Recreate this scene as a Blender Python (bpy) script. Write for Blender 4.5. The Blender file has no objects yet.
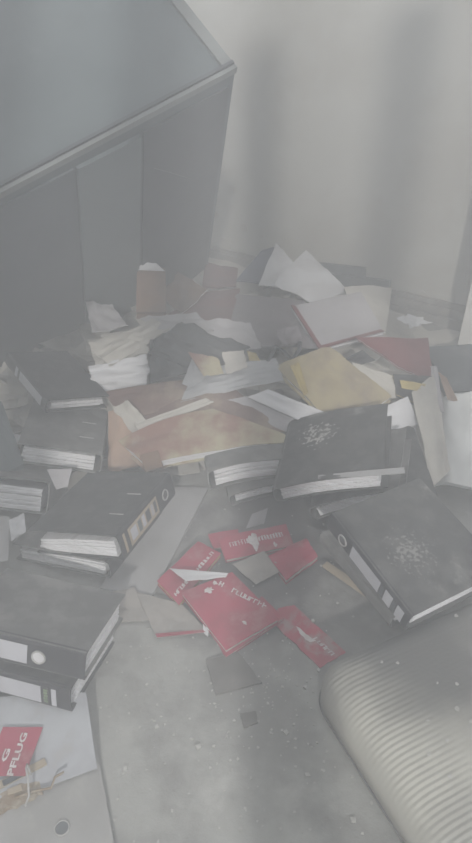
import bpy, bmesh, math, random
from mathutils import Vector, Matrix, noise
random.seed(7)
scene = bpy.context.scene
COL = scene.collection
# ------------------------------------------------------------------ camera, sky, light, exposure
CAM_H, PITCH, FPX = 1.45, math.radians(35.0), 680.0
cam_d = bpy.data.cameras.new('camera'); cam = bpy.data.objects.new('camera', cam_d); COL.objects.link(cam)
cam_d.sensor_fit = 'VERTICAL'; cam_d.sensor_height = 36.0; cam_d.lens = FPX / 843 * 36.0
cam_d.clip_start = 0.02
cam.location = (0, 0, CAM_H); cam.rotation_euler = (math.pi / 2 - PITCH, 0, 0)
scene.camera = cam
world = bpy.data.worlds.new('overcast_sky'); scene.world = world; world.use_nodes = True
bg = world.node_tree.nodes['Background']
bg.inputs['Color'].default_value = (0.95, 0.97, 1.0, 1); bg.inputs["Strength"].default_value = 0.88
sun_d = bpy.data.lights.new('low_sun', 'SUN'); sun = bpy.data.objects.new('low_sun', sun_d); COL.objects.link(sun)
sun_d.energy = 3.4; sun_d.angle = math.radians(1.8); sun_d.color = (1.0, 0.99, 0.97)
sun.rotation_euler = (math.radians(62), 0, 0)
scene.view_settings.view_transform = 'Standard'; scene.view_settings.look = 'None'
scene.view_settings.exposure = 0.05; scene.view_settings.gamma = 1.0
scene.view_settings.use_curve_mapping = False
scene.cycles.volume_bounces = 1
HAZE = 0.25

# ------------------------------------------------------------------ helpers
CP, SP = math.cos(PITCH), math.sin(PITCH)
def ray(px, py):
    x = (px - 236) / FPX; y = (py - 421.5) / FPX
    return Vector((x, CP - y * SP, -SP - y * CP))
def at(px, py, z):
    d = ray(px, py); t = (z - CAM_H) / d.z
    return Vector((0, 0, CAM_H)) + d * t
def at_y(px, py, dist):
    d = ray(px, py)
    return Vector((0, 0, CAM_H)) + d * (dist / d.y)
def on_plane(px, py, p0, n):
    d = ray(px, py); o = Vector((0, 0, CAM_H))
    return o + d * ((p0 - o).dot(n) / d.dot(n))
def sstep(a, b, x):
    t = max(0.0, min(1.0, (x - a) / (b - a))); return t * t * (3 - 2 * t)
def mound(x, y):
    h = 0.21 * sstep(1.62, 2.15, y) * (1 - 0.45 * sstep(2.5, 3.2, y))
    h *= 1 - 0.75 * sstep(0.45, 0.95, x)
    h *= 1 - 0.55 * sstep(0.6, 1.2, -x)
    return h
def on(px, py, dz=0.0):
    z = 0.1
    for _ in range(40):
        p = at(px, py, z); z = 0.5 * z + 0.5 * (mound(p.x, p.y) + dz)
    return at(px, py, z)

ORG = {}
def new_obj(name, me, parent=None):
    o = bpy.data.objects.new(name, me); COL.objects.link(o)
    if parent is not None: o.parent = parent
    return o
def tag(o, label=None, cat=None, group=None, kind=None):
    if label: o['label'] = label
    if cat: o['category'] = cat
    if group: o['group'] = group
    if kind: o['kind'] = kind
    return o
def thing(name, label, cat, loc, group=None, kind=None):
    o = new_obj(name, None); o.location = loc; o.empty_display_size = 0.05
    ORG[o.name] = Vector(loc)
    return tag(o, label, cat, group, kind)
def build(name, verts, faces, mat, parent=None, smooth=False, mats=None):
    """verts in world space; the origin is the parent's, else the middle of the base"""
    if parent is not None: org = ORG[parent.name]
    else:
        n = len(verts)
        org = Vector((sum(v[0] for v in verts) / n, sum(v[1] for v in verts) / n, min(v[2] for v in verts)))
    me = bpy.data.meshes.new(name)
    me.from_pydata([tuple(Vector(v) - org) for v in verts], [], faces); me.validate()
    bm = bmesh.new(); bm.from_mesh(me)
    bmesh.ops.recalc_face_normals(bm, faces=bm.faces); bm.to_mesh(me); bm.free()
    for m in ([mat] if mats is None else mats): me.materials.append(m)
    if smooth:
        for p in me.polygons: p.use_smooth = True
    o = new_obj(name, me, parent)
    if parent is None: o.location = org
    ORG[o.name] = org
    return o

def grid_slab(f, nx, ny, th_bot=None):
    """closed slab: f(u,v,w) -> point, u,v in 0..1, w 0 top / 1 bottom"""
    V, Fc = [], []
    for w in (0, 1):
        for j in range(ny + 1):
            for i in range(nx + 1): V.append(f(i / nx, j / ny, w))
    n = (nx + 1) * (ny + 1); I = lambda i, j, w: w * n + j * (nx + 1) + i
    for j in range(ny):
        for i in range(nx):
            Fc.append((I(i, j, 0), I(i + 1, j, 0), I(i + 1, j + 1, 0), I(i, j + 1, 0)))
            Fc.append((I(i, j, 1), I(i, j + 1, 1), I(i + 1, j + 1, 1), I(i + 1, j, 1)))
    for i in range(nx):
        Fc.append((I(i, 0, 0), I(i, 0, 1), I(i + 1, 0, 1), I(i + 1, 0, 0)))
        Fc.append((I(i, ny, 0), I(i + 1, ny, 0), I(i + 1, ny, 1), I(i, ny, 1)))
    for j in range(ny):
        Fc.append((I(0, j, 0), I(0, j + 1, 0), I(0, j + 1, 1), I(0, j, 1)))
        Fc.append((I(nx, j, 0), I(nx, j, 1), I(nx, j + 1, 1), I(nx, j + 1, 0)))
    return V, Fc
def join(parts):
    V, Fc = [], []
    for v, f in parts:
        k = len(V); V += v; Fc += [tuple(i + k for i in q) for q in f]
    return V, Fc
def box_pts(o, ax, ay, az):
    """box with one corner o and three edge vectors"""
    return grid_slab(lambda u, v, w: o + ax * u + ay * v + az * w, 1, 1)
def tube(pts, r, seg=8):
    V, Fc = [], []
    for k, p in enumerate(pts):
        a = pts[max(0, k - 1)]; b = pts[min(len(pts) - 1, k + 1)]
        d = (b - a).normalized(); s = d.orthogonal().normalized() if k == 0 else (s0 - d * s0.dot(d)).normalized()
        s0 = s; t = d.cross(s)
        rr = r[k] if isinstance(r, (list, tuple)) else r
        for i in range(seg):
            c = 2 * math.pi * i / seg; V.append(p + (s * math.cos(c) + t * math.sin(c)) * rr)
    for k in range(len(pts) - 1):
        for i in range(seg):
            j = (i + 1) % seg; Fc.append((k * seg + i, k * seg + j, (k + 1) * seg + j, (k + 1) * seg + i))
    Fc.append(tuple(range(seg - 1, -1, -1))); Fc.append(tuple((len(pts) - 1) * seg + i for i in range(seg)))
    return V, Fc

# ------------------------------------------------------------------ materials
def mat(name, c1, c2=None, scale=6.0, rough=0.85, bump=0.0, bscale=60.0, dust=0.0, dustc=(0.36, 0.36, 0.345), dscale=14.0, lo=0.42, hi=0.62, stretch=None, detail=6.0, spec=0.25):
    m = bpy.data.materials.new(name); m.use_nodes = True; nt = m.node_tree; N = nt.nodes; L = nt.links
    b = N['Principled BSDF']; b.inputs['Roughness'].default_value = rough
    b.inputs['Specular IOR Level'].default_value = spec
    tc = N.new('ShaderNodeTexCoord'); mp = N.new('ShaderNodeMapping'); L.new(tc.outputs['Object'], mp.inputs['Vector'])
    if stretch: mp.inputs['Scale'].default_value = stretch
    def nz(s, d=detail):
        n = N.new('ShaderNodeTexNoise'); n.inputs['Scale'].default_value = s; n.inputs['Detail'].default_value = d
        n.inputs['Roughness'].default_value = 0.62; L.new(mp.outputs['Vector'], n.inputs['Vector']); return n
    def ramp(src, a, c):
        r = N.new('ShaderNodeMapRange'); r.interpolation_type = 'SMOOTHSTEP'
        r.inputs['From Min'].default_value = a; r.inputs['From Max'].default_value = c; L.new(src, r.inputs['Value']); return r.outputs[0]
    def mix(fac, a, bcol):
        x = N.new('ShaderNodeMix'); x.data_type = 'RGBA'; L.new(fac, x.inputs['Factor'])
        for sock, val in ((x.inputs['A'], a), (x.inputs['B'], bcol)):
            if isinstance(val, tuple): sock.default_value = (*val, 1)
            else: L.new(val, sock)
        return x.outputs['Result']
    col = mix(ramp(nz(scale).outputs['Fac'], lo, hi), c1, c2 or tuple(0.8 * k for k in c1))
    if dust > 0:
        f = ramp(nz(dscale, 9.0).outputs['Fac'], 0.66 - 0.32 * dust, 0.78 - 0.22 * dust)
        mu = N.new('ShaderNodeMath'); mu.operation = 'MULTIPLY'; mu.inputs[1].default_value = 0.35 + 0.5 * dust; L.new(f, mu.inputs[0])
        col = mix(mu.outputs[0], col, dustc)
    L.new(col, b.inputs['Base Color'])
    if bump > 0:
        bp = N.new('ShaderNodeBump'); bp.inputs['Strength'].default_value = bump; bp.inputs['Distance'].default_value = 0.004
        L.new(nz(bscale).outputs['Fac'], bp.inputs['Height']); L.new(bp.outputs['Normal'], b.inputs['Normal'])
    return m
MT = {
 'wall': mat('old_plaster', (0.475, 0.48, 0.46), (0.42, 0.415, 0.39), scale=2.2, bump=0.15, bscale=30, dust=0.12, dustc=(0.40, 0.375, 0.33), dscale=3.0),
 'floor': mat('concrete', (0.34, 0.345, 0.33), (0.235, 0.235, 0.227), scale=4.5, bump=0.5, bscale=55, dust=0.42, dustc=(0.46, 0.46, 0.44), dscale=7.0),
 'sack': mat('white_sack', (0.80, 0.82, 0.82), (0.74, 0.76, 0.76), scale=5, dust=0.1),
 'dullpage': mat('dull_page', (0.42, 0.44, 0.47), (0.36, 0.37, 0.40), scale=7, dust=0.3, dustc=(0.40, 0.40, 0.39)),
 'flake': mat('bare_plaster', (0.43, 0.42, 0.395), (0.39, 0.38, 0.355), scale=12),
 'beige': mat('dirty_beige_page', (0.33, 0.31, 0.29), (0.28, 0.265, 0.25), scale=12, dust=0.35),
 'trim': mat('grey_trim', (0.30, 0.29, 0.28), (0.24, 0.235, 0.23), scale=9, dust=0.3),
 'doorpaint': mat('door_paint', (0.62, 0.62, 0.61), (0.56, 0.56, 0.55), scale=3, rough=0.6),
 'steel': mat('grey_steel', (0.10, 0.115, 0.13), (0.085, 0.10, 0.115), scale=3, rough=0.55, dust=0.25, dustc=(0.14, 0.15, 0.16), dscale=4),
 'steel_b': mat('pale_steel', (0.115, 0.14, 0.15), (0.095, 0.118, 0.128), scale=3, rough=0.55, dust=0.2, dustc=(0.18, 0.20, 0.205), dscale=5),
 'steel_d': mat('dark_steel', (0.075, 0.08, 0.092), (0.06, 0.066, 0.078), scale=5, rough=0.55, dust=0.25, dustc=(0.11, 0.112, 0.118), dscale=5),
 'steel_lit': mat('lit_steel', (0.15, 0.175, 0.185), (0.13, 0.155, 0.165), scale=3, rough=0.5),
 'rim': mat('steel_rim', (0.20, 0.215, 0.215), (0.17, 0.18, 0.18), scale=8, rough=0.5),
 'black': mat('black_marbled_card', (0.030, 0.031, 0.034), (0.055, 0.056, 0.058), scale=22, rough=0.7, dust=0.38, dustc=(0.13, 0.13, 0.125), dscale=16),
 'dusty': mat('dust_covered_card', (0.12, 0.12, 0.12), (0.165, 0.165, 0.165), scale=18, rough=0.85, dust=0.55, dustc=(0.26, 0.26, 0.25), dscale=10),
 'scuffed': mat('scuffed_black_card', (0.065, 0.066, 0.068), (0.10, 0.10, 0.10), scale=16, rough=0.75, dust=0.30, dustc=(0.42, 0.42, 0.40), dscale=9),
 'spine': mat('black_spine', (0.022, 0.022, 0.027), (0.034, 0.034, 0.040), scale=12, rough=0.55, dust=0.1, dustc=(0.12, 0.12, 0.12)),
 'page': mat('page_white', (0.62, 0.63, 0.66), (0.54, 0.54, 0.56), scale=5, bump=0.1, dust=0.12, dustc=(0.42, 0.41, 0.38)),
 'edge': mat('page_edges', (0.76, 0.77, 0.80), (0.60, 0.60, 0.62), scale=3.0, stretch=(3, 3, 160), bump=0.25, bscale=6),
 'cream': mat('page_cream', (0.48, 0.465, 0.43), (0.40, 0.385, 0.36), scale=6, bump=0.1, dust=0.2),
 'greysheet': mat('grey_sheet', (0.40, 0.39, 0.41), (0.35, 0.34, 0.355), scale=5, bump=0.1, dust=0.2),
 'mauve': mat('mauve_sheet', (0.21, 0.19, 0.205), (0.18, 0.165, 0.175), scale=6, dust=0.2),
 'label': mat('label_white', (0.45, 0.46, 0.50), (0.41, 0.42, 0.46), scale=9, rough=0.7),
 'red': mat('brochure_red', (0.38, 0.042, 0.085), (0.30, 0.04, 0.07), scale=9, rough=0.65, dust=0.40, dustc=(0.42, 0.22, 0.225), dscale=18),
 'redworn': mat('worn_red', (0.40, 0.05, 0.09), (0.36, 0.06, 0.09), scale=9, rough=0.7, dust=0.68, dustc=(0.33, 0.31, 0.30), dscale=22),
 'white': mat('print_white', (0.62, 0.60, 0.60), (0.50, 0.46, 0.46), scale=40),
 'ochre': mat('ochre_edge', (0.42, 0.34, 0.13), (0.34, 0.27, 0.12), scale=30),
 'maroon': mat('maroon_card', (0.14, 0.055, 0.055), (0.11, 0.05, 0.05), scale=7, dust=0.3, dustc=(0.20, 0.15, 0.15)),
 'redfolder': mat('red_folder', (0.19, 0.065, 0.07), (0.16, 0.06, 0.065), scale=5, dust=0.35, dustc=(0.24, 0.15, 0.15)),
 'brown': mat('brown_card', (0.19, 0.115, 0.075), (0.14, 0.085, 0.06), scale=6, dust=0.25, dustc=(0.27, 0.22, 0.19)),
 'stain': mat('water_stained_card', (0.25, 0.13, 0.10), (0.38, 0.345, 0.23), scale=5.5, lo=0.40, hi=0.60, dust=0.3, dustc=(0.35, 0.32, 0.29), bump=0.15),
 'stain2': mat('stained_brown_card', (0.15, 0.09, 0.078), (0.28, 0.22, 0.17), scale=7, dust=0.3, dustc=(0.31, 0.29, 0.27), bump=0.15),
 'yellowcard': mat('yellowed_card', (0.37, 0.32, 0.20), (0.26, 0.215, 0.165), scale=4.5, dust=0.3, dustc=(0.38, 0.35, 0.29), bump=0.2, bscale=20),
 'peach': mat('peach_page', (0.42, 0.29, 0.215), (0.36, 0.25, 0.19), scale=5, dust=0.15),
 'navy': mat('navy_card', (0.075, 0.085, 0.13), (0.065, 0.07, 0.105), scale=8, dust=0.2),
 'blackplastic': mat('black_plastic', (0.030, 0.031, 0.036), (0.045, 0.046, 0.050), scale=10, rough=0.45, dust=0.3, dustc=(0.12, 0.12, 0.12), bump=0.4, bscale=14),
 'plastic': mat('grey_plastic', (0.36, 0.37, 0.39), (0.30, 0.31, 0.33), scale=8, rough=0.4, bump=0.3, bscale=18),
 'rust': mat('rusty_metal', (0.24, 0.175, 0.115), (0.33, 0.29, 0.23), scale=40, rough=0.8, bump=0.4),
 'metal': mat('dull_metal', (0.42, 0.42, 0.42), (0.34, 0.34, 0.33), scale=20, rough=0.4),
 'rope': mat('pale_insidecover', (0.34, 0.34, 0.34), (0.30, 0.30, 0.295), scale=5, dust=0.4, dustc=(0.40, 0.40, 0.38)),
 'board': mat('pale_grey_board', (0.40, 0.40, 0.41), (0.35, 0.35, 0.355), scale=4, dust=0.25),
 'corduroy': mat('ribbed_fabric', (0.46, 0.455, 0.41), (0.34, 0.335, 0.31), scale=2.6, lo=0.40, hi=0.60, rough=0.95, bump=0.2, bscale=140, dust=0.22, dustc=(0.42, 0.42, 0.39), dscale=26),
 'piping': mat('dark_piping', (0.10, 0.10, 0.10), (0.14, 0.14, 0.135), scale=20, rough=0.9),
 'tile': mat('dark_tile', (0.125, 0.118, 0.112), (0.16, 0.152, 0.145), scale=9, dust=0.3, dustc=(0.24, 0.235, 0.225)),
 'plaster': mat('plaster_crumb', (0.46, 0.46, 0.44), (0.36, 0.36, 0.34), scale=30),
 'green': mat('green_print', (0.17, 0.24, 0.13), (0.13, 0.19, 0.11), scale=60),
 'dark': mat('dark_print', (0.05, 0.05, 0.055), (0.07, 0.07, 0.075), scale=30),
 'tan': mat('tan_tape', (0.38, 0.32, 0.24), (0.33, 0.28, 0.215), scale=20),
 'slate': mat('slate_card', (0.095, 0.105, 0.115), (0.12, 0.13, 0.14), scale=8, dust=0.3, dustc=(0.2, 0.2, 0.2)),
}

# ------------------------------------------------------------------ the setting
def structure(name, V, Fc, m): return tag(build(name, V, Fc, m), kind='structure')
floor_o = structure('floor', *box_pts(Vector((-3.2, -1.6, -0.06)), Vector((6.4, 0, 0)), Vector((0, 6.6, 0)), Vector((0, 0, 0.06))), MT['floor'])
WP = Vector((0.7725, 2.9925, 0)); WD = Vector((0.8396, -0.5431, 0)).normalized(); WN = Vector((-WD.y, WD.x, 0))
wb = structure('wall_back', *box_pts(WP - WD * 3.6, WD * 5.4, WN * 0.1, Vector((0, 0, 2.7))), MT['wall'])
# stepped skirting of three boards along the back wall
bb = thing('baseboard_back', None, None, WP, kind='structure')
for k, (z0, z1, d) in enumerate(((0.0, 0.045, 0.030), (0.048, 0.088, 0.022), (0.091, 0.115, 0.013))):
    build('skirting_board', *box_pts(WP - WD * 3.6 + Vector((0, 0, z0)), WD * 3.95, -WN * d, Vector((0, 0, z1 - z0))), MT['trim'], bb)
# open door leaf at the right edge of the picture
dp = at(457.5, 345, 0.01); dd = Vector((0.93, -0.36, 0)).normalized()
dn = Vector((-dd.y, dd.x, 0))
structure('door_1', *box_pts(dp, dd * 0.75, dn * 0.04, Vector((0.012, -0.02, 2.05))), MT['doorpaint'])
structure('wall_left', *box_pts(Vector((-2.25, -1.4, 0)), Vector((0, 6.4, 0)), Vector((-0.1, 0, 0)), Vector((0, 0, 2.7))), MT['wall'])
# unseen wall behind the camera: parapet, and posts added to cast the shade bands
structure('unseen_wall_front', *box_pts(Vector((-2.25, -1.3, 0)), Vector((5.2, 0, 0)), Vector((0, -0.12, 0)), Vector((0, 0, 0.9))), MT['wall'])
wf = thing('unseen_window_1', None, None, (0, -1.36, 0.9), kind='structure')
for x, w, zb in ((-1.85, 0.12, .9), (-1.30, 0.16, .9), (-0.70, 0.30, .9), (-0.22, 0.20, 2.0), (0.11, 0.19, .9), (0.69, 0.20, .9), (1.35, 0.12, .9)):  # posts placed for their shadows; the hanging one shades the cabinet alone
    build('shade_post', *box_pts(Vector((x - w / 2, -1.32, zb)), Vector((w, 0, 0)), Vector((0, -0.07, 0)), Vector((0, 0, 3.6 - zb))), MT['trim'], wf)
build('unseen_window_sill', *box_pts(Vector((-2.2, -1.25, 0.9)), Vector((5.1, 0, 0)), Vector((0, -0.2, 0)), Vector((0, 0, 0.03))), MT['trim'], wf)

# flaking plaster on the wall above the heap
for k, (px, py, s) in enumerate(((214, 214, .05), (232, 190, .035), (244, 228, .045), (262, 236, .03), (226, 244, .06), (420, 296, .05))):
    c = on_plane(px, py, WP, WN) - WN * 0.001
    ring = [c + (WD * math.cos(a) + Vector((0, 0, 1)) * math.sin(a)) * s * (0.55 + 0.45 * noise.noise(Vector((k * 3.1, math.cos(a) * 1.6, math.sin(a) * 1.6)))) for a in [i * 2 * math.pi / 14 for i in range(14)]]
    V = ring + [q - WN * 0.003 for q in ring]; n = 14
    Fc = [tuple(range(n)), tuple(range(n, 2 * n))] + [(i, (i + 1) % n, n + (i + 1) % n, n + i) for i in range(n)]
    build('plaster_flake', V, Fc, MT['flake'], wb)

# ------------------------------------------------------------------ toppled steel cabinet
e1, e2, e3 = (Vector(v).normalized() for v in ((-0.1043, 0.6561, -0.7474), (0.8093, 0.4928, 0.3197), (-0.5781, 0.5716, 0.5823)))
K = Vector((-0.003, 2.12, 1.165)); CW, CD, CL = 0.93, 0.60, 1.18
cab = thing('steel_cabinet', 'large blue-grey steel cabinet toppled over and leaning onto the heap', 'cabinet', K + e1 * CL - e2 * CW)
def cb(u, v, w, du, dv, dw): return box_pts(K - e2 * u + e1 * v + e3 * w, -e2 * du, e1 * dv, e3 * dw)
build('body', *cb(0, 0.008, 0, CW, CL - 0.008, CD), MT['steel'], cab)
build('end_panel', *cb(0.022, 0.002, 0.022, CW - 0.044, 0.006, CD - 0.044), MT['steel_b'], cab)
r1 = build('rim', *cb(-0.004, -0.012, -0.004, CW + 0.008, 0.022, 0.012), MT['rim'], cab)
build('rim', *cb(-0.004, -0.016, 0.011, CW + 0.008, 0.026, 0.010), MT['steel_d'], cab)
build('rim', *cb(-0.004, -0.010, 0.021, 0.032, 0.014, CD - 0.02), MT['rim'], cab)
build('rim', *cb(CW - 0.03, -0.010, 0.021, 0.032, 0.014, CD - 0.02), MT['rim'], cab)
def on_side(px, py):
    q = on_plane(px, py, K, e3); return q
def side_panel(name, pix, proud, m):
    q = [on_side(*p) for p in pix]
    def f(u, v, w):
        a = q[0].lerp(q[1], u); b = q[3].lerp(q[2], u); return a.lerp(b, v) - e3 * (proud * (1 - w))
    return build(name, *grid_slab(f, 4, 4), m, cab)
side_panel('door', ((76, 166), (139, 134), (137, 322), (88, 372)), 0.012, MT['steel_lit'])  # lit tone of the cabinet steel, put into the colour
side_panel('door', ((143, 131), (228, 86), (204, 268), (141, 318)), 0.006, MT['steel_d'])  # shaded tone of the same steel, put into the colour
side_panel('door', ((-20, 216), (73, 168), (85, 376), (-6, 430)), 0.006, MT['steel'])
sc1 = [on_side(152, 166) - e3 * 0.0075, on_side(170, 171) - e3 * 0.0075, on_side(190, 177) - e3 * 0.0075]
build('scratch', *tube(sc1, 0.0012, 5), MT['rim'], cab)

# ------------------------------------------------------------------ loose litter under everything
def litter():
    parts = []
    nx, ny = 60, 50
    X0, X1, Y0, Y1 = -1.5, 1.15, 1.55, 3.6
    rnd = random.Random(3)
    def f(u, v, w):
        x = X0 + (X1 - X0) * u; y = Y0 + (min(Y1, 2.9925 - 0.647 * (x - 0.7725) - 0.05) - Y0) * v
        if w: return Vector((x, y, -0.01))
        return Vector((x, y, mound(x, y) - 0.05 + 0.02 * noise.noise(Vector((x * 7, y * 7, 1)))))
    parts.append(grid_slab(f, nx, ny))
    for _ in range(520):
        x = rnd.uniform(-1.2, 1.0); y = rnd.uniform(1.75, 3.3)
        if y > 2.99 - (x - 0.77) * 0.647 - 0.1: continue
        h = mound(x, y)
        if h < 0.02 or x > 0.55 or y > 2.95 - (x - 0.77) * 0.647 - 0.22: continue
        a = rnd.uniform(0, 6.3); L = rnd.uniform(0.10, 0.29); W = L * rnd.uniform(0.5, 0.75)
        ux = Vector((math.cos(a), math.sin(a), rnd.uniform(-.2, .2))); uy = Vector((-math.sin(a), math.cos(a), rnd.uniform(-.2, .2)))
        c = Vector((x, y, h + rnd.uniform(-0.07, -0.015))); s = rnd.uniform(0, 50)
        cu = rnd.uniform(-.06, .06)
        def g(u, v, w):
            p = c + ux * (u - .5) * L + uy * (v - .5) * W
            p.z += cu * ((u - .5) ** 2 * 4 - .4) + 0.012 * noise.noise(Vector((u * 3 + s, v * 3, s))) - 0.001 * w
            return p
        parts.append(grid_slab(g, 4, 3))
    return join(parts)
tag(build('paper_litter', *litter(), MT['cream']), 'loose torn paper and scraps packed beneath the heap of files', 'litter', kind='stuff')

# ------------------------------------------------------------------ sheets and boards
def sheet(name, label, cat, pts, m, wr=0.008, th=0.0015, n=12, bow=0.0, seed=0.0, group=None, parent=None, freq=3.0, ragged=0.0):
    p0, p1, p2, p3 = pts
    nrm = (p1 - p0).cross(p3 - p0).normalized()
    if nrm.z < 0: nrm = -nrm
    def f(u, v, w):
        uu, vv = u, v
        if ragged:
            uu = u + ragged * noise.noise(Vector((v * 9, u * 2, seed + 4))) * (1 if u in (0, 1) else .5)
            vv = v + ragged * noise.noise(Vector((u * 9, v * 2, seed + 9))) * (1 if v in (0, 1) else .5)
        p = p0.lerp(p1, uu).lerp(p3.lerp(p2, uu), vv)
        k = wr * noise.noise(Vector((u * freq + seed, v * freq, seed * 1.7))) + wr * 0.4 * noise.noise(Vector((u * freq * 3 + seed, v * freq * 3, 5)))
        k += bow * 4 * (u * (1 - u)) * 1.0
        return p + nrm * (k - th * w)
    o = build(name, *grid_slab(f, n, n), m, parent, smooth=True)
    o.data.set_sharp_from_angle(angle=math.radians(48))
    if parent is None: tag(o, label, cat, group)
    return o

# ------------------------------------------------------------------ binders
def frame(O, A, B):
    o, a, b = O, A, B
    ex = (a - o); L = ex.length; ex.normalize()
    eb = (b - o); W = eb.length; eb.normalize()
    s_, d_ = (ex + eb).normalized(), (ex - eb).normalized()      # share the angle error between both edges
    ex, ey = (s_ + d_).normalized(), (s_ - d_).normalized()
    n = ex.cross(ey)
    if n.z < 0: n = -n
    return o, ex, ey, n, L, W
def binder(name, label, O, A, B, T, cover='black', L=None, W=None, bend=None, fill=0.9, paper='edge', spine='spine',
           labels=(), hole=None, slots=False, cat='binder', group=None, droop=0.0, seed=1.0, gap=0.006, nlay=9):
    """O corner of the spine's top edge, A other end of the spine, B fore-edge side; T thickness. Returns the Empty."""
    o, ex, ey, n, L0, W0 = frame(O, A, B)
    L = L or L0; W = W or W0
    bf = bend or (lambda x, y: 0.0)
    def P(x, y, z): return o + ex * x + ey * y + n * (z + bf(x / L, y / W))
    low = min(P(x, y, -T).z for x in (0, L) for y in (0, W))
    c = P(L / 2, W / 2, -T)
    t = thing(name, label, cat, Vector((c.x, c.y, low)), group)
    cv = MT[cover]; th = 0.0032
    fr = build('front_cover', *grid_slab(lambda u, v, w: P(u * L, 0.004 + v * (W - 0.004), -th * w), 8, 8), cv, t)
    build('back_cover', *grid_slab(lambda u, v, w: P(u * L, 0.004 + v * (W - 0.004), -T + th * (1 - w)), 8, 8), cv, t)
    R = 0.010
    prof = [(0.012, 0.0005), (0.006, -0.0002), (0.002, -0.003), (0.0, -0.008)] + [(-0.0015 * math.sin(math.pi * k / 4), -0.008 - (T - 0.016) * k / 4) for k in range(1, 4)] + [(0.0, -T + 0.008), (0.002, -T + 0.003), (0.006, -T + 0.0002), (0.012, -T - 0.0005)]
    def sp(u, v, w):
        k = v * (len(prof) - 1); i = min(int(round(k)), len(prof) - 1)
        y, z = prof[i]
        if w: y += 0.0035; z = -T / 2 + (z + T / 2) * (1 - 0.007 / T)
        return P(u * L, y, z)
    sn = build('spine', *grid_slab(sp, 8, len(prof) - 1), MT[spine], t)
    # page block: layers that do not quite line up
    rnd = random.Random(int(seed * 977)); parts = []
    zt, zb = -th - gap - (1 - fill) * (T - 2 * th), -T + th + 0.001
    for k in range(nlay):
        z0 = zt + (zb - zt) * k / nlay; z1 = zt + (zb - zt) * (k + 0.93) / nlay
        jx0 = rnd.uniform(0.004, 0.014); jx1 = rnd.uniform(0.004, 0.014); jy = rnd.uniform(0.010, 0.028)
        sag = droop * (1 - k / nlay)
        def pg(u, v, w, z0=z0, z1=z1, jx0=jx0, jx1=jx1, jy=jy, sag=sag):
            y = 0.022 + (W - 0.022 - jy) * v
            return P(jx0 + (L - jx0 - jx1) * u, y, max(zb, (z1 if w else z0) - sag * v * v) + 0.0008 * math.sin(9 * u + k))
        parts.append(grid_slab(pg, 6, 6))
    build('paper_stack', *join(parts), MT[paper], t)
    # labels on the spine: (x0, x1, margin, material); x measured from O
    for lb in labels:
        x0, x1, mg, lm = lb[:4]
        lo = build('spine_label', *grid_slab(lambda u, v, w: P(x0 + (x1 - x0) * u, -0.0022 + 0.0006 * w - 0.0013 * math.sin(math.pi * v) * .6, -mg - (T - 2 * mg) * v), 2, 6), MT[lm], sn)
    if hole is not None:
        V, Fc = [], []
        hx, hz, hr = hole, -T / 2, min(0.0135, T * 0.30)
        for k in range(20):
            a = 2 * math.pi * k / 20
            for rr, yy in ((hr, -0.002), (hr * 1.28, -0.002), (hr * 1.22, -0.0048), (hr * 1.02, -0.0048)):
                V.append(P(hx + rr * math.cos(a), yy, hz + rr * math.sin(a)))
        for k in range(20):
            j = (k + 1) % 20
            for i in range(4): Fc.append((4 * k + i, 4 * k + (i + 1) % 4, 4 * j + (i + 1) % 4, 4 * j + i))
        build('finger_ring', V, Fc, MT['metal'], sn, smooth=True)
        V = [P(hx + hr * math.cos(a), -0.0025, hz + hr * math.sin(a)) for a in [2 * math.pi * k / 20 for k in range(20)]]
        V += [v + ey * 0.001 for v in V]
        Fc = [tuple(range(20)), tuple(range(20, 40))] + [(i, (i + 1) % 20, 20 + (i + 1) % 20, 20 + i) for i in range(20)]
        build('finger_hole', V, Fc, MT['page' if hole and name == 'binder' and seed == 3.0 else 'dark'], sn)
    if slots:
        for x in (L * 0.30, L * 0.62):
            build('slot_rim', *join([box_pts(P(x - 0.002, 0.035, 0.0003), ex * 0.004, ey * 0.045, n * 0.0012)]), MT['metal'], fr)
    return t

BG = 'lever arch binders strewn over the heap'
# --- stack at the lower edge of the picture, open binder beneath
binder('binder', 'dust-grey binder with blank white label and finger ring, topmost of the bottom stack',
       at(86, 654, .19), at(-44, 619, .205), at(120, 595, .115), .072, 'dusty', L=.32, W=.25, labels=((.135, .30, .012, 'label'),), hole=.108, group=BG, seed=3.0)
b4 = binder('binder', 'black binder with green-lettered strip on its label, under the dust-grey binder',
       at(70, 690, .11), at(-60, 658, .112), at(117, 620, .062), .068, 'black', L=.325, W=.26, labels=((.072, .30, .010, 'label'), (.052, .066, .010, 'dark'), (.034, .046, .010, 'label')), group=BG, seed=4.0)
sp4 = [c for c in b4.children if c.name.startswith('spine')][0]
o, ex, ey, n, L0, W0 = frame(at(70, 690, .11), at(-60, 658, .112), at(117, 620, .062))
build('green_lettering', *join([box_pts(o + ex * (.0545 + .001 * (k % 2)) - ey * .0042 - n * (.014 + k * .008), ex * .009, ey * .0012, -n * .005) for k in range(5)]), MT['green'], sp4)
ob = thing('open_binder', 'open grey binder lying face up with rusty ring mechanism and round hole', 'binder', at(40, 760, 0), BG)
q = [at(-60, 704, .012), at(87, 694, .012), at(117, 860, .012), at(-60, 880, .012)]
build('inside_cover', *grid_slab(lambda u, v, w: q[0].lerp(q[1], u).lerp(q[3].lerp(q[2], u), v) - Vector((0, 0, .0035 * w)), 6, 6), MT['rope'], ob)
def ztube(name, pix, r, m, par, seg=8): return build(name, *tube([at(*p) for p in pix], r, seg), MT[m], par, smooth=True)
c = at(62, 828, .0125)
V, Fc = [], []
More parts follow.
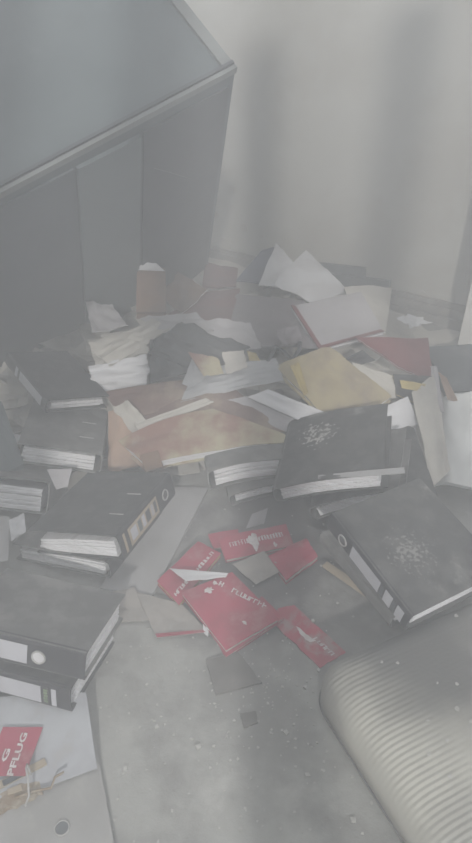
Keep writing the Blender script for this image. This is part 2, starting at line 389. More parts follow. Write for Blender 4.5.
for k in range(24):
    a = 2 * math.pi * k / 24
    for rr, zz in ((.0125, 0), (.0160, 0), (.0152, .0022), (.0132, .0022)): V.append(c + Vector((rr * math.cos(a), rr * math.sin(a), zz)))
for k in range(24):
    j = (k + 1) % 24
    for i in range(4): Fc.append((4 * k + i, 4 * k + (i + 1) % 4, 4 * j + (i + 1) % 4, 4 * j + i))
build('finger_ring', V, Fc, MT['metal'], ob, smooth=True)
V = [c + Vector((.0126 * math.cos(a), .0126 * math.sin(a), .0004)) for a in [2 * math.pi * k / 24 for k in range(24)]]; V += [v - Vector((0, 0, .0006)) for v in V]
build('finger_hole', V, [tuple(range(24)), tuple(range(24, 48))] + [(i, (i + 1) % 24, 24 + (i + 1) % 24, 24 + i) for i in range(24)], MT['slate'], ob)
def plate(name, p, q2, half, z0, z1, m, par, rag=0.0):
    a, b = at(*p, z0), at(*q2, z0); d = (b - a).normalized(); s = Vector((-d.y, d.x, 0))
    def f(u, v, w):
        x = a.lerp(b, u) + s * half * (2 * v - 1) * (1 + rag * noise.noise(Vector((u * 7, v, 2))))
        x.z = z0 if w else z1 + rag * .004 * noise.noise(Vector((u * 9, v * 5, 7)))
        return x
    return build(name, *grid_slab(f, 12, 4), MT[m], par)
me_ = plate('mechanism_plate', (-12, 812), (41, 787), .018, .013, .024, 'rust', ob, .5)
plate('mechanism_plate', (8, 793), (22, 788), .006, .022, .027, 'tan', ob)
ztube('lever', ((14, 798, .026), (34, 791, .028), (51, 788, .03), (55, 777, .034), (64, 772, .036)), .0025, 'rust', ob)
ztube('ring', ((25, 806, .02), (29, 796, .035), (28, 778, .052), (26, 768, .055), (27, 764, .045), (31, 775, .036)), .0022, 'metal', ob)
SH = [at(-60, 700, .030), at(86, 692, .046), at(97, 768, .022), at(-60, 826, .022)]
sheet('printed_sheet', 'white sheet bearing a red printed block, lying on the open binder', 'paper', SH, MT['dullpage'], wr=.002, n=8, seed=2)
sh_o = bpy.data.objects['printed_sheet']
nz_ = Vector((0, 0, 1))
def onsheet(px, py, dz=.0022):
    nn = (SH[1] - SH[0]).cross(SH[3] - SH[0]).normalized(); nn = nn if nn.z > 0 else -nn
    return on_plane(px, py, SH[0] + nn * dz, nn)
rq = [onsheet(*p) for p in ((3, 727), (43, 727), (25, 776), (-16, 776))]
rb = build('red_block', *grid_slab(lambda u, v, w: rq[0].lerp(rq[1], u).lerp(rq[3].lerp(rq[2], u), v) - nz_ * .0006 * w, 4, 4), MT['red'], sh_o)
def lettering(txt, p0, p1, h, m, par, name='lettering', ex_=0.0004, bold=0.03):
    """flat lettering from p0 towards p1, letter height h, lying on the surface through them facing up"""
    cu = bpy.data.curves.new('lettering_curve', 'FONT'); cu.body = txt; cu.size = 1.0; cu.extrude = 0.0; cu.offset = bold; cu.resolution_u = 2
    tmp = bpy.data.objects.new('tmp_text', cu); COL.objects.link(tmp)
    bpy.context.view_layer.update()
    me = bpy.data.meshes.new_from_object(tmp.evaluated_get(bpy.context.evaluated_depsgraph_get()))
    bpy.data.objects.remove(tmp); bpy.data.curves.remove(cu)
    xs = [v.co.x for v in me.vertices]; ys = [v.co.y for v in me.vertices]
    d = p1 - p0; ex = d.normalized(); up = nz_ - ex * nz_.dot(ex); up.normalize(); ey = up.cross(ex)
    sx = d.length / (max(xs) - min(xs)); sy = h / (max(ys) - min(ys))
    V = [p0 + ex * (v.co.x - min(xs)) * sx + ey * (v.co.y - min(ys)) * sy for v in me.vertices]
    o = build(name, V, [tuple(p.vertices) for p in me.polygons], MT[m], par)
    md = o.modifiers.new('thickness', 'SOLIDIFY'); md.thickness = 0.0004; md.offset = 0
    bpy.data.meshes.remove(me); return o
lettering('PFLUG', onsheet(13, 776, .0032), onsheet(28, 733, .0032), .0145, 'white', rb)
lettering('G', onsheet(6, 762, .0032), onsheet(11, 749, .0032), .013, 'white', rb, name='emblem')
cb_ = thing('compressor_bar', 'tan rusted metal bar with grey clip lying across the white sheet', 'metal bar', at(20, 775, .026))
def plate2(name, p, q2, half, z0, z1, m): return plate(name, p, q2, half, z0, z1, m, cb_)
plate2('bar', (-12, 792), (46, 762), .0075, .0265, .031, 'tan'); plate2('clip', (3, 784), (22, 774), .006, .031, .034, 'steel_d')

# --- two binders at mid left
b1 = binder('binder', 'black binder with printed spine label, on top of the mid stack beside the grey board',
       at(117, 536, .20), at(172, 473, .17), at(29, 531, .135), .078, 'black', L=.317, W=.286, labels=((.045, .21, .012, 'tan'), (.018, .028, .010, 'tan')), hole=.258, slots=True, group=BG, seed=5.0, fill=.8, droop=.012)
o, ex, ey, n, L0, W0 = frame(at(117, 536, .20), at(172, 473, .17), at(29, 531, .135))
sp1 = [c for c in b1.children if c.name.startswith('spine')][0]
for k, (x, w, m) in enumerate(((.055, .030, 'label'), (.095, .016, 'steel_b'), (.118, .014, 'label'), (.140, .022, 'steel_d'), (.170, .012, 'greysheet'), (.188, .012, 'steel_d'))):
    build('label_print', *box_pts(o + ex * x - ey * .0040 - n * .020, ex * w, ey * .0012, -n * .034), MT[m], sp1)
binder('binder', 'dark binder with full pages, underneath the one with printed spine label',
       at(109, 562, .10), at(160, 505, .065), at(8, 546, .068), .055, 'dusty', L=.318, W=.31, group=BG, seed=6.0, fill=.85, droop=.01)
binder('binder', 'grey-topped binder with bulging pages cut off by the left picture edge, below tilted panel',
       at(50, 482, .18), at(66, 467, .06), at(-45, 470, .21), .098, 'dusty', L=.28, W=.27, spine='dusty', group=BG, seed=7.0, fill=.8)
sheet('paper_scrap', 'small folded white paper strip stuck beside the printed-label binder', 'paper', [at(9, 520, .16), at(24, 513, .17), at(26, 532, .12), at(11, 541, .12)], MT['page'], wr=.01, n=8, seed=11)
sheet('paper_sheet', 'pale green-grey sheet peeking out at left edge below bulging pages', 'paper', [at(-30, 518, .11), at(10, 517, .11), at(8, 560, .09), at(-30, 566, .09)], MT['board'], wr=.004, seed=12)
# far left pair
binder('binder', 'black binder with white spine label lying against the toppled steel cabinet',
       at(47, 400, .28), at(6, 352, .31), at(110, 396, .21), .048, 'black', L=.32, W=.226, labels=((.03, .20, .008, 'label'), (.215, .235, .008, 'label')), group=BG, seed=8.0, fill=.8)
binder('binder', 'dusty grey binder with thick white pages showing, below the one against the cabinet',
       at(103, 455, .17), at(109, 410, .13), at(18, 443, .23), .070, 'dusty', L=.31, W=.253, spine='dusty', slots=True, group=BG, seed=9.0, fill=.95)
sheet('paper_scrap', 'small pale triangular paper under dusty grey binder at left', 'paper', [at(10, 432, .20), at(38, 440, .20), at(36, 444, .2), at(8, 443, .2)], MT['page'], wr=.003, n=4, seed=13)
sheet('paper_scrap', 'grey crumpled scrap wedged between white pages and black cover', 'paper', [at(47, 470, .17), at(72, 468, .17), at(68, 486, .15), at(56, 489, .15)], MT['greysheet'], wr=.008, n=6, seed=14)
pq = [at(-22, 392, .30), at(2, 402, .30), at(24, 463, .16), at(-4, 478, .16)]
tag(build('metal_panel', *grid_slab(lambda u, v, w: pq[0].lerp(pq[1], u).lerp(pq[3].lerp(pq[2], u), v) - Vector((.0, .0, .02 * w)), 3, 3), MT['steel_b']),
    'pale grey tilted metal panel cut off by left picture edge', 'panel')

# --- the fanned binders in the middle
wave = lambda a: (lambda x, y: a * math.sin(math.pi * y) + .3 * a * math.sin(5 * y))
binder('binder', 'dark warped binder with wedge of white pages, leftmost of the fanned middle row',
       at(207, 472, .14), at(198, 425, .11), at(298, 457, .165), .070, 'dusty', L=.295, W=.28, bend=wave(.010), spine='dusty', group=BG, seed=10.0, fill=1.0, gap=.001)
binder('binder', 'thin grey binder squeezed under the leftmost binder of the fanned middle row',
       at(228, 496, .062), at(219, 450, .04), at(330, 477, .100), .042, 'dusty', L=.29, W=.31, bend=wave(.010), spine='dusty', group=BG, seed=11.0, fill=1.0, gap=.001)
bE3 = binder('binder', 'scuffed black binder with white patches on its cover, in the middle of the heap',
       at(271, 490, .150), at(292, 420, .170), at(385, 470, .272), .052, 'scuffed', L=.335, W=.33, bend=wave(.008), spine='dusty', group=BG, seed=12.0, fill=1.0, gap=.001)
binder('binder', 'thin dark binder with white pages, directly below the scuffed black binder',
       at(308, 509, .078), at(330, 445, .09), at(398, 486, .215), .046, 'dusty', L=.30, W=.28, bend=wave(.008), spine='dusty', group=BG, seed=13.0, fill=1.0, gap=.001)
sheet('binder_cover', 'loose black binder cover lying behind the large labelled binder', 'binder cover', [at(380, 412, .175), at(414, 428, .17), at(446, 520, .11), at(392, 500, .11)], MT['black'], wr=.003, th=.003, seed=15, n=6)
sheet('cover_strip', 'narrow grey-green card strip across the scuffed black binder', 'card', [at(318, 475, .213), at(404, 467, .292), at(405, 473, .291), at(318, 479, .212)], MT['board'], wr=.001, th=.002, n=6, seed=16)

# --- the large binder on the right
bR = binder('binder', 'large black binder with three white spine labels beside the ribbed cushion',
       at(411, 617, .185), at(334, 515, .242), at(500, 570, .185), .062, 'scuffed', L=.33, W=.30, labels=((.018, .042, .010, 'label'), (.047, .058, .014, 'steel_d'), (.060, .088, .010, 'label'), (.093, .104, .014, 'steel_d'), (.108, .225, .010, 'label')), hole=.262, group=BG, seed=14.0)
binder('binder', 'thin grey binder pressed beneath the large black binder with three labels',
       at(392, 618, .10), at(322, 543, .11), at(474, 586, .10), .040, 'dusty', L=.32, W=.29, spine='dusty', group=BG, seed=15.0)
sheet('card_strip', 'pale bent card strip lying on floor beside the large binder', 'card', [at(322, 566, .03), at(327, 561, .03), at(398, 609, .02), at(393, 616, .01)], MT['tan'], wr=.003, th=.002, n=6, seed=17)

# --- ribbed seat cushion
c0, ca, cbx, cn, _, _ = frame(at(311, 662, .125), at(472, 572, .125), at(403, 843, .125))
CA, CB, CT, CR = 0.66, 0.66, 0.115, 0.075
def cush(u, v, w):
    x, y = u * CA, v * CB
    for (X, Y) in ((x, y),):
        rx = CR - x if x < CR else (x - (CA - CR) if x > CA - CR else 0)
        ry = CR - y if y < CR else (y - (CB - CR) if y > CB - CR else 0)
        if rx > 0 and ry > 0:
            m = max(rx, ry); k = m / math.hypot(rx, ry); 
            x += (rx - rx * k) * (1 if x < CR else -1); y += (ry - ry * k) * (1 if y < CR else -1)
    e = min(u * CA, v * CB, CA - u * CA, CB - v * CB)
    if w: return c0 + ca * x + cbx * y - cn * CT
    z = -0.058 * (1 - math.sqrt(max(0, 1 - (1 - min(e, .065) / .065) ** 2)))
    z += 0.012 * math.sin(math.pi * u) * math.sin(math.pi * v)
    z += 0.0010 * math.sin(2 * math.pi * y / 0.0120) * sstep(0.004, .02, e) * (1 - .92 * sstep(.08, .20, x))
    return c0 + ca * x + cbx * y + cn * z
cu = thing('seat_cushion', 'beige ribbed seat cushion with rounded corner, soiled dark on top', 'cushion', c0 + ca * .3 + cbx * .3 - cn * CT)
cmat = MT['corduroy']
nt = cmat.node_tree
bs = nt.nodes['Principled BSDF']; src = bs.inputs['Base Color'].links[0].from_socket
tcn = nt.nodes.new('ShaderNodeTexCoord'); vm = nt.nodes.new('ShaderNodeVectorMath'); vm.operation = 'DISTANCE'
st_c = on_plane(425, 650, c0, cn) - (c0 + ca * .3 + cbx * .3 - cn * CT)
vm.inputs[1].default_value = st_c; nt.links.new(tcn.outputs['Object'], vm.inputs[0])
nn_ = nt.nodes.new('ShaderNodeTexNoise'); nn_.inputs['Scale'].default_value = 9; nt.links.new(tcn.outputs['Object'], nn_.inputs['Vector'])
ad = nt.nodes.new('ShaderNodeMath'); ad.operation = 'MULTIPLY_ADD'; ad.inputs[1].default_value = .16; nt.links.new(nn_.outputs['Fac'], ad.inputs[0]); nt.links.new(vm.outputs['Value'], ad.inputs[2])
mr = nt.nodes.new('ShaderNodeMapRange'); mr.interpolation_type = 'SMOOTHSTEP'; mr.inputs['From Min'].default_value = .15; mr.inputs['From Max'].default_value = .38
mr.inputs['To Min'].default_value = .95; mr.inputs['To Max'].default_value = 0; nt.links.new(ad.outputs[0], mr.inputs['Value'])
mx = nt.nodes.new('ShaderNodeMix'); mx.data_type = 'RGBA'; nt.links.new(mr.outputs[0], mx.inputs['Factor']); nt.links.new(src, mx.inputs['A']); mx.inputs['B'].default_value = (.10, .10, .10, 1)
nt.links.new(mx.outputs['Result'], bs.inputs['Base Color'])
build('cover', *grid_slab(cush, 50, 300), cmat, cu, smooth=True)
edge = [cush(0, v / 60, 0) for v in range(60, -1, -1)] + [cush(u / 60, 0, 0) for u in range(1, 61)]
build('piping', *tube([p - cn * (CT - .068) for p in edge], .0035, 6), MT['piping'], cu, smooth=True)
for k in range(16):
    rr = random.Random(k); u, v = rr.uniform(.1, .6), rr.uniform(.05, .6)
    # plaster flecks lying on the cushion are pieces of its dirt
    p = cush(u, v, 0); s = rr.uniform(.002, .006)
    V = [p + (ca * math.cos(a) + cbx * math.sin(a)) * s * rr.uniform(.6, 1.2) + cn * .002 for a in [i * 2 * math.pi / 7 for i in range(7)]]; V += [q_ - cn * .003 for q_ in V]
    build('plaster_fleck', V, [tuple(range(7)), tuple(range(7, 14))] + [(i, (i + 1) % 7, 7 + (i + 1) % 7, 7 + i) for i in range(7)], MT['plaster'], cu)

def add_spot(o, centre, r, col, scale=40.0, k=1.0, lo=.36, hi=.42):
    m = o.data.materials[0].copy(); o.data.materials[0] = m; nt = m.node_tree; b = nt.nodes['Principled BSDF']; src = b.inputs['Base Color'].links[0].from_socket
    tc = nt.nodes.new('ShaderNodeTexCoord'); d = nt.nodes.new('ShaderNodeVectorMath'); d.operation = 'DISTANCE'; d.inputs[1].default_value = centre - ORG[o.name]
    nt.links.new(tc.outputs['Object'], d.inputs[0])
    no = nt.nodes.new('ShaderNodeTexNoise'); no.inputs['Scale'].default_value = scale; no.inputs['Detail'].default_value = 5; nt.links.new(tc.outputs['Object'], no.inputs['Vector'])
    f = nt.nodes.new('ShaderNodeMath'); f.operation = 'MULTIPLY_ADD'; f.inputs[1].default_value = -0.30 / r; nt.links.new(d.outputs['Value'], f.inputs[0]); nt.links.new(no.outputs['Fac'], f.inputs[2])
    mr = nt.nodes.new('ShaderNodeMapRange'); mr.inputs['From Min'].default_value = lo; mr.inputs['From Max'].default_value = hi; mr.inputs['To Max'].default_value = k; nt.links.new(f.outputs[0], mr.inputs['Value'])
    mx = nt.nodes.new('ShaderNodeMix'); mx.data_type = 'RGBA'; nt.links.new(mr.outputs[0], mx.inputs['Factor']); nt.links.new(src, mx.inputs['A']); mx.inputs['B'].default_value = (*col, 1)
    nt.links.new(mx.outputs['Result'], b.inputs['Base Color'])
def cover_of(t): return [c for c in t.children if c.name.startswith('front_cover')][0]
add_spot(cover_of(bR), at(412, 546, .235), .085, (.30, .30, .29), 100, .7, .34, .46)
add_spot(floor_o, at(262, 545, 0), .42, (.13, .125, .13), 7, .85, .18, .40)   # shade round the brochures, painted dark into the concrete
add_spot(cover_of(bE3), at(318, 440, .19), .085, (.40, .40, .385), 85)

# --- boards and cards on the floor
def slab(name, label, cat, pix, th, m, wr=0.0, ragged=0.0, seed=1.0, n=6):
    return sheet(name, label, cat, [at(*p) for p in pix], MT[m], wr=wr, th=th, n=n, seed=seed, ragged=ragged)
slab('grey_board', 'pale grey flat board on the floor right of the printed-label binder', 'board', ((160, 486, .012), (208, 488, .012), (152, 596, .012), (100, 588, .012)), .010, 'board', wr=.002, seed=20)
slab('card_flap', 'tan torn card flap on floor below the grey board', 'card', ((112, 592, .02), (135, 588, .02), (152, 620, .012), (120, 622, .012)), .003, 'beige', wr=.006, ragged=.03, seed=21)
slab('floor_tile', 'dark broken tile lying on bare concrete below the red brochures', 'tile', ((206, 660, .008), (238, 652, .009), (262, 682, .008), (216, 694, .008)), .007, 'tile', ragged=.05, seed=22)
slab('floor_tile', 'small brown tile chip on the open concrete floor', 'tile', ((240, 713, .007), (256, 711, .007), (258, 722, .006), (244, 727, .006)), .006, 'tile', ragged=.08, seed=23)
slab('paper_scrap', 'dotted pale paper scrap on floor just above the red brochures', 'paper', ((252, 514, .004), (268, 508, .006), (264, 524, .004), (246, 528, .003)), .001, 'greysheet', wr=.004, seed=24)

# --- red brochures
def brochure(label, pix, T, m='red', wr=.004, seed=1.0, letters=None, emblem=None, pages=True, edge='cream', ragged=0.0, bow=0.0, red_border=False):
    q = [at(*p) for p in pix]; cx = sum(q, Vector()) / 4
    t = thing('brochure', label, 'brochure', Vector((cx.x, cx.y, cx.z - T)), 'red brochures scattered on the floor')
    sheet('cover', None, None, q, MT[m], wr=wr, th=.0012, n=10, seed=seed, parent=t, ragged=ragged, bow=bow)
    if pages:
        qq = [p.lerp(cx, .03) - nz_ * .002 for p in q]
        sheet('pages', None, None, qq, MT[edge], wr=wr, th=max(.003, T - .004), n=10, seed=seed, parent=t, bow=bow)
        sheet('back_cover', None, None, [p - nz_ * (T - .001) for p in q], MT[m], wr=wr, th=.001, n=10, seed=seed, parent=t, bow=bow)
    def onq(u, v, dz=.0):
        p = q[0].lerp(q[1], u).lerp(q[3].lerp(q[2], u), v)
        nrm = (q[1] - q[0]).cross(q[3] - q[0]).normalized(); nrm = nrm if nrm.z > 0 else -nrm
        k = wr * noise.noise(Vector((u * 3.0 + seed, v * 3.0, seed * 1.7))) + wr * 0.4 * noise.noise(Vector((u * 9.0 + seed, v * 9.0, 5))) + bow * 4 * u * (1 - u)
        return p + nrm * (k + .0012 + dz)
    if red_border:
        sheet('border', None, None, [onq(0, .93, .001), onq(1, .93, .001), onq(1, 1, .001), onq(0, 1, .001)], MT['red'], wr=.0, th=.002, n=4, parent=t)
    if letters:
        (u0, v0), (u1, v1), hgt, cnt = letters
        rr = random.Random(int(seed * 31)); parts = []
        du, dv = (u1 - u0) / cnt, (v1 - v0) / cnt
        for k in range(cnt):
            if rr.random() < .08: continue
            a = (u0 + du * (k + .12), v0 + dv * (k + .12)); b = (u0 + du * (k + .80), v0 + dv * (k + .80))
            px_, py_ = -dv / math.hypot(du, dv) * hgt, du / math.hypot(du, dv) * hgt
            s = rr.uniform(.8, 1.05)
            # each character: two uprights and one cross stroke, too small in the photograph to be read
            def st(u_0, v_0, u_1, v_1, w_): 
                d_ = Vector((u_1 - u_0, v_1 - v_0)); nn2 = Vector((-d_.y, d_.x)).normalized() * w_
                c4 = [(u_0 - nn2.x, v_0 - nn2.y), (u_1 - nn2.x, v_1 - nn2.y), (u_1 + nn2.x, v_1 + nn2.y), (u_0 + nn2.x, v_0 + nn2.y)]
                T4 = [onq(*c, .0004) for c in c4]; B4 = [onq(*c, -.0003) for c in c4]
                return T4 + B4, [(0, 1, 2, 3), (4, 5, 6, 7), (0, 1, 5, 4), (1, 2, 6, 5), (2, 3, 7, 6), (3, 0, 4, 7)]
            w_ = math.hypot(du, dv) * .13
            parts.append(st(a[0], a[1], a[0] - px_ * s, a[1] - py_ * s, w_))
            if rr.random() < .7: parts.append(st(b[0], b[1], b[0] - px_ * s, b[1] - py_ * s, w_))
            f_ = rr.choice((0.1, .5, .9)); parts.append(st(a[0] - px_ * f_ * s, a[1] - py_ * f_ * s, b[0] - px_ * f_ * s, b[1] - py_ * f_ * s, w_))
        build('lettering', *join(parts), MT['white'], t)
    if emblem:
        for uc, vc, ru, rv, sd in emblem:
            ring = []
            for i in range(18):
                a = 2 * math.pi * i / 18; r_ = .62 + .55 * noise.noise(Vector((math.cos(a) * 1.8 + sd, math.sin(a) * 1.8, sd)))
                ring.append((uc + ru * r_ * math.cos(a), vc + rv * r_ * math.sin(a)))
            T_ = [onq(*c, .0005) for c in ring]; B_ = [onq(*c, -.0003) for c in ring]
            build('emblem', T_ + B_, [tuple(range(18)), tuple(range(18, 36))] + [(i, (i + 1) % 18, 18 + (i + 1) % 18, 18 + i) for i in range(18)], MT['white'], t)
    return t
brochure('worn red leaflet rubbed down to bare concrete at its tip, nearest the cushion', ((262, 612, .006), (294, 605, .006), (346, 652, .003), (320, 668, .003)), .004, 'redworn', wr=.001, seed=41, pages=False, ragged=.05, emblem=((.45, .55, .16, .20, 3.3),), letters=((.55, .62), (.55, .95), .14, 5))
brochure('beige opened leaflet with red lower border left of the brochures', ((136, 592, .02), (182, 604, .016), (208, 632, .012), (157, 638, .012)), .006, 'beige', wr=.005, seed=42, pages=False, red_border=True)
brochure('red brochure lying mostly under the one with the wing emblem', ((214, 634, .02), (262, 596, .022), (284, 618, .022), (226, 657, .012)), .010, 'red', wr=.002, seed=43)
brochure('red brochure with ochre page edges and lettering along its right side', ((157, 581, .028), (198, 541, .034), (221, 553, .030), (179, 605, .024)), .016, 'red', wr=.003, seed=44, letters=((.05, .78), (.95, .80), .13, 14), edge='ochre')
brochure('red brochure with pale splash emblem and one straight line of lettering', ((218, 537, .030), (286, 524, .034), (294, 545, .028), (226, 560, .022)), .012, 'red', wr=.003, seed=45, letters=((.12, .52), (.90, .52), .22, 18), emblem=((.46, .52, .10, .52, 1.3), (.74, .80, .04, .16, 5.1)))
brochure('darker red brochure corner sticking out at upper left of the emblem brochure', ((208, 534, .020), (238, 529, .022), (240, 542, .02), (214, 549, .016)), .006, 'red', wr=.002, seed=46)
brochure('crumpled red brochure with fanned beige pages at the right of the brochures', ((268, 556, .030), (306, 538, .044), (318, 556, .034), (286, 580, .020)), .018, 'red', wr=.010, seed=47)
brochure('beige opened inner page between the red brochures', ((232, 564, .022), (264, 551, .030), (284, 570, .020), (256, 584, .014)), .006, 'beige', wr=.006, seed=48, pages=False)
brochure('red brochure with pale wing emblem and diagonal lettering, frontmost of the pile', ((181, 592, .040), (232, 572, .046), (279, 619, .036), (226, 650, .030)), .016, 'red', wr=.003, seed=49, letters=((.62, .12), (.96, .78), .10, 11), emblem=((.42, .14, .15, .07, 2.2), (.60, .07, .05, .05, 4.4), (.52, .80, .05, .05, 7.4)))
slab('curled_page', 'white curled page edge lifted between two red brochures', 'paper', ((169, 568, .040), (228, 573, .058), (226, 577, .054), (186, 581, .048)), .001, 'page', wr=.003, seed=50)
slab('curled_page', 'tiny white torn corner at lower left of the brochures', 'paper', ((203, 624, .02), (209, 629, .02), (208, 637, .012), (203, 632, .012)), .001, 'page', wr=.002, seed=51)

# --- papers, folders and covers over the heap
def hs(name, label, cat, pix, m, **k): return sheet(name, label, cat, [on(*p) for p in pix], MT[m], **k)
def folder(name, label, cat, pix, T, m, paper='edge', wr=.004, bow=.0, seed=1.0, border=None, tilt=None, freq=3.0, ragged=0.0):
    q = [on(*p) for p in pix]; cx = sum(q, Vector()) / 4
    t = thing(name, label, cat, Vector((cx.x, cx.y, min(p.z for p in q) - T)))
    sheet('front_cover', None, None, q, MT[m], wr=wr, th=.002, n=12, seed=seed, parent=t, bow=bow, freq=freq, ragged=ragged)
    if T > .006:
        sheet('paper_stack', None, None, [p.lerp(cx, .02) - nz_ * .004 for p in q], MT[paper], wr=wr, th=T - .007, n=12, seed=seed, parent=t, bow=bow, freq=freq)
        sheet('back_cover', None, None, [p - nz_ * (T - .002) for p in q], MT[m], wr=wr, th=.002, n=12, seed=seed, parent=t, bow=bow, freq=freq)
    if border:
        for i in border:
            a, b = q[i], q[(i + 1) % 4]; cc = cx
            ia, ib = a.lerp(cc, .10), b.lerp(cc, .10); up = nz_ * .006
            sheet('border', None, None, [a + up, b + up, ib + up, ia + up], MT['redfolder'], wr=.001, th=.004, n=6, seed=seed, parent=t)
    return t
# against the back wall
def wall_board(label, pix, off, th):
    q = [on_plane(px, py, WP - WN * off, WN) for px, py in pix]
    tag(build('grey_board', *grid_slab(lambda u, v, w: q[0].lerp(q[1], u).lerp(q[3].lerp(q[2], u), v) - WN * th * (1 - w), 1, 1), MT['slate']), label, 'board')
wall_board('upper dark grey board standing at the skirting behind the papers', ((320, 262), (366, 267), (366, 278), (322, 274)), .045, .02)
wall_board('longer dark grey board at the skirting below the upper one', ((330, 272), (391, 280), (390, 293), (332, 286)), .085, .02)
folder('paper_folder', 'cream folder with rounded edge standing before the dark grey boards', 'folder', ((344, 287, .10), (392, 288, .12), (386, 332, .04), (360, 338, .04)), .012, 'cream', bow=.01, seed=60)
hs('red_pamphlet', 'faded red patterned pamphlet against wall beside the cabinet corner', 'pamphlet', ((205, 262, .07), (238, 268, .07), (236, 286, .03), (202, 288, .03)), 'maroon', th=.006, seed=61)
folder('navy_folder', 'dark navy folder poking up behind the white papers', 'folder', ((236, 280, .05), (262, 250, .14), (280, 245, .15), (266, 283, .05)), .008, 'navy', seed=62)
hs('paper_sheet', 'white sheet standing on edge beside the navy folder', 'paper', ((258, 286, .05), (276, 243, .17), (290, 258, .14), (312, 290, .05)), 'page', seed=63, wr=.012)
hs('paper_sheet', 'large white sheet peaked like a tent near the back wall', 'paper', ((274, 284, .07), (306, 251, .16), (352, 292, .07), (320, 306, .04)), 'page', seed=64, wr=.014, bow=.015)
folder('red_edged_folder', 'grey folder with red border leaning in the back of the heap', 'folder', ((291, 306, .09), (361, 291, .13), (384, 332, .06), (319, 350, .05)), .014, 'greysheet', seed=65, border=(3, 2), wr=.003)
hs('paper_sheet', 'big mauve-grey sheet lying flat in front of the red-edged folder', 'paper', ((233, 294, .06), (304, 300, .07), (318, 348, .05), (216, 344, .05)), 'mauve', seed=66, wr=.008)
folder('brown_folder', 'reddish-brown folder lying open beside cabinet corner', 'folder', ((165, 316, .08), (206, 292, .08), (240, 288, .07), (230, 322, .06)), .010, 'maroon', seed=67, wr=.006)
folder('brown_folder', 'brown crumpled folder at foot of the dark cabinet panel', 'folder', ((160, 296, .10), (178, 272, .16), (208, 290, .10), (182, 314, .08)), .010, 'brown', seed=68, wr=.016)
folder('carton', 'small brown carton standing at foot of the pale cabinet panel', 'carton', ((137, 268, .22), (165, 268, .22), (166, 312, .09), (136, 312, .09)), .03, 'brown', paper='brown', seed=69)
hs('paper_sheet', 'white paper edge on top of the small brown carton', 'paper', ((137, 262, .24), (156, 263, .24), (165, 271, .22), (137, 270, .22)), 'page', seed=70, wr=.004)
# cream papers at the left of the heap
for k, (lab, pix, m) in enumerate((
    ('cream sheet with torn edge, uppermost of the papers at the cabinet foot', ((86, 300, .16), (112, 305, .14), (128, 326, .12), (92, 332, .12)), 'greysheet'),
    ('long cream paper slanting from cabinet foot to the black plastic', ((92, 352, .10), (152, 318, .11), (170, 330, .10), (112, 366, .07)), 'cream'),
    ('cream booklet page bent upward beneath the long slanting paper', ((88, 340, .09), (140, 330, .10), (150, 352, .07), (96, 366, .06)), 'cream'),
    ('white booklet with page edges showing at left of black plastic', ((88, 366, .07), (146, 354, .07), (150, 372, .05), (92, 380, .05)), 'page'),
    ('lowest white paper lying beside the stained cardboard', ((90, 378, .06), (148, 372, .06), (146, 386, .04), (96, 392, .03)), 'page'),
    ('grey-white curled sheet between carton and black plastic', ((140, 318, .10), (196, 312, .12), (214, 330, .10), (166, 336, .09)), 'greysheet'),
    ('pale crumpled sheet behind the black plastic bag', ((196, 318, .11), (250, 322, .10), (262, 348, .08), (214, 342, .08)), 'greysheet'))):
    hs('paper_sheet', lab, 'paper', pix, m, seed=71 + k, wr=.016, th=.004, ragged=.03)
# black plastic
bgp = [on(*p) for p in ((148, 352, .10), (182, 322, .14), (250, 346, .10), (226, 384, .07))]
bg_ = sheet('plastic_bag', 'black crumpled plastic bag with yellowed patch in the heap middle', 'bag', bgp, MT['blackplastic'], wr=.030, th=.010, n=18, seed=80, bow=.01, ragged=.06)
def bagpatch(name, pix, m, seed): 
    return sheet(name, None, None, [on(*p) for p in pix], MT[m], wr=.008, th=.002, n=6, seed=seed, parent=bg_, ragged=.08)
bagpatch('patch', ((222, 352, .165), (244, 350, .165), (247, 368, .145), (226, 374, .145)), 'cream', 81)
bagpatch('patch', ((188, 352, .165), (218, 358, .165), (224, 374, .15), (204, 376, .15)), 'stain', 82)
hs('yellow_card', 'small yellow card tip beside the black plastic bag', 'card', ((247, 351, .13), (256, 353, .13), (263, 366, .11), (250, 364, .11)), 'ochre', seed=83, wr=.004)
hs('black_cloth', 'dark grey cloth rag behind the stained covers at left', 'cloth', ((150, 340, .11), (172, 330, .12), (190, 372, .09), (150, 382, .08)), 'blackplastic', seed=84, wr=.02, th=.006)
hs('plastic_film', 'grey crumpled plastic film lying across the stained covers', 'plastic film', ((180, 402, .10), (196, 368, .12), (276, 358, .12), (284, 380, .11)), 'plastic', seed=85, wr=.020, n=18)
hs('plastic_film', 'triangular grey film standing beside the black plastic bag', 'plastic film', ((182, 384, .11), (192, 358, .14), (206, 372, .13), (200, 390, .10)), 'plastic', seed=86, wr=.006)
st = [on(268, 362, .11), on(276, 346, .13), on(284, 352, .14), on(292, 360, .13), on(299, 350, .13), on(300, 342, .12)]
tag(build('plastic_strap', *tube(st, .007, 7), MT['blackplastic'], smooth=True), 'twisted black plastic strap left of the yellowed folder', 'strap')
hs('paper_scrap', 'small mauve scrap above the twisted black strap', 'paper', ((276, 330, .10), (298, 326, .10), (304, 342, .08), (282, 346, .08)), 'mauve', seed=87)
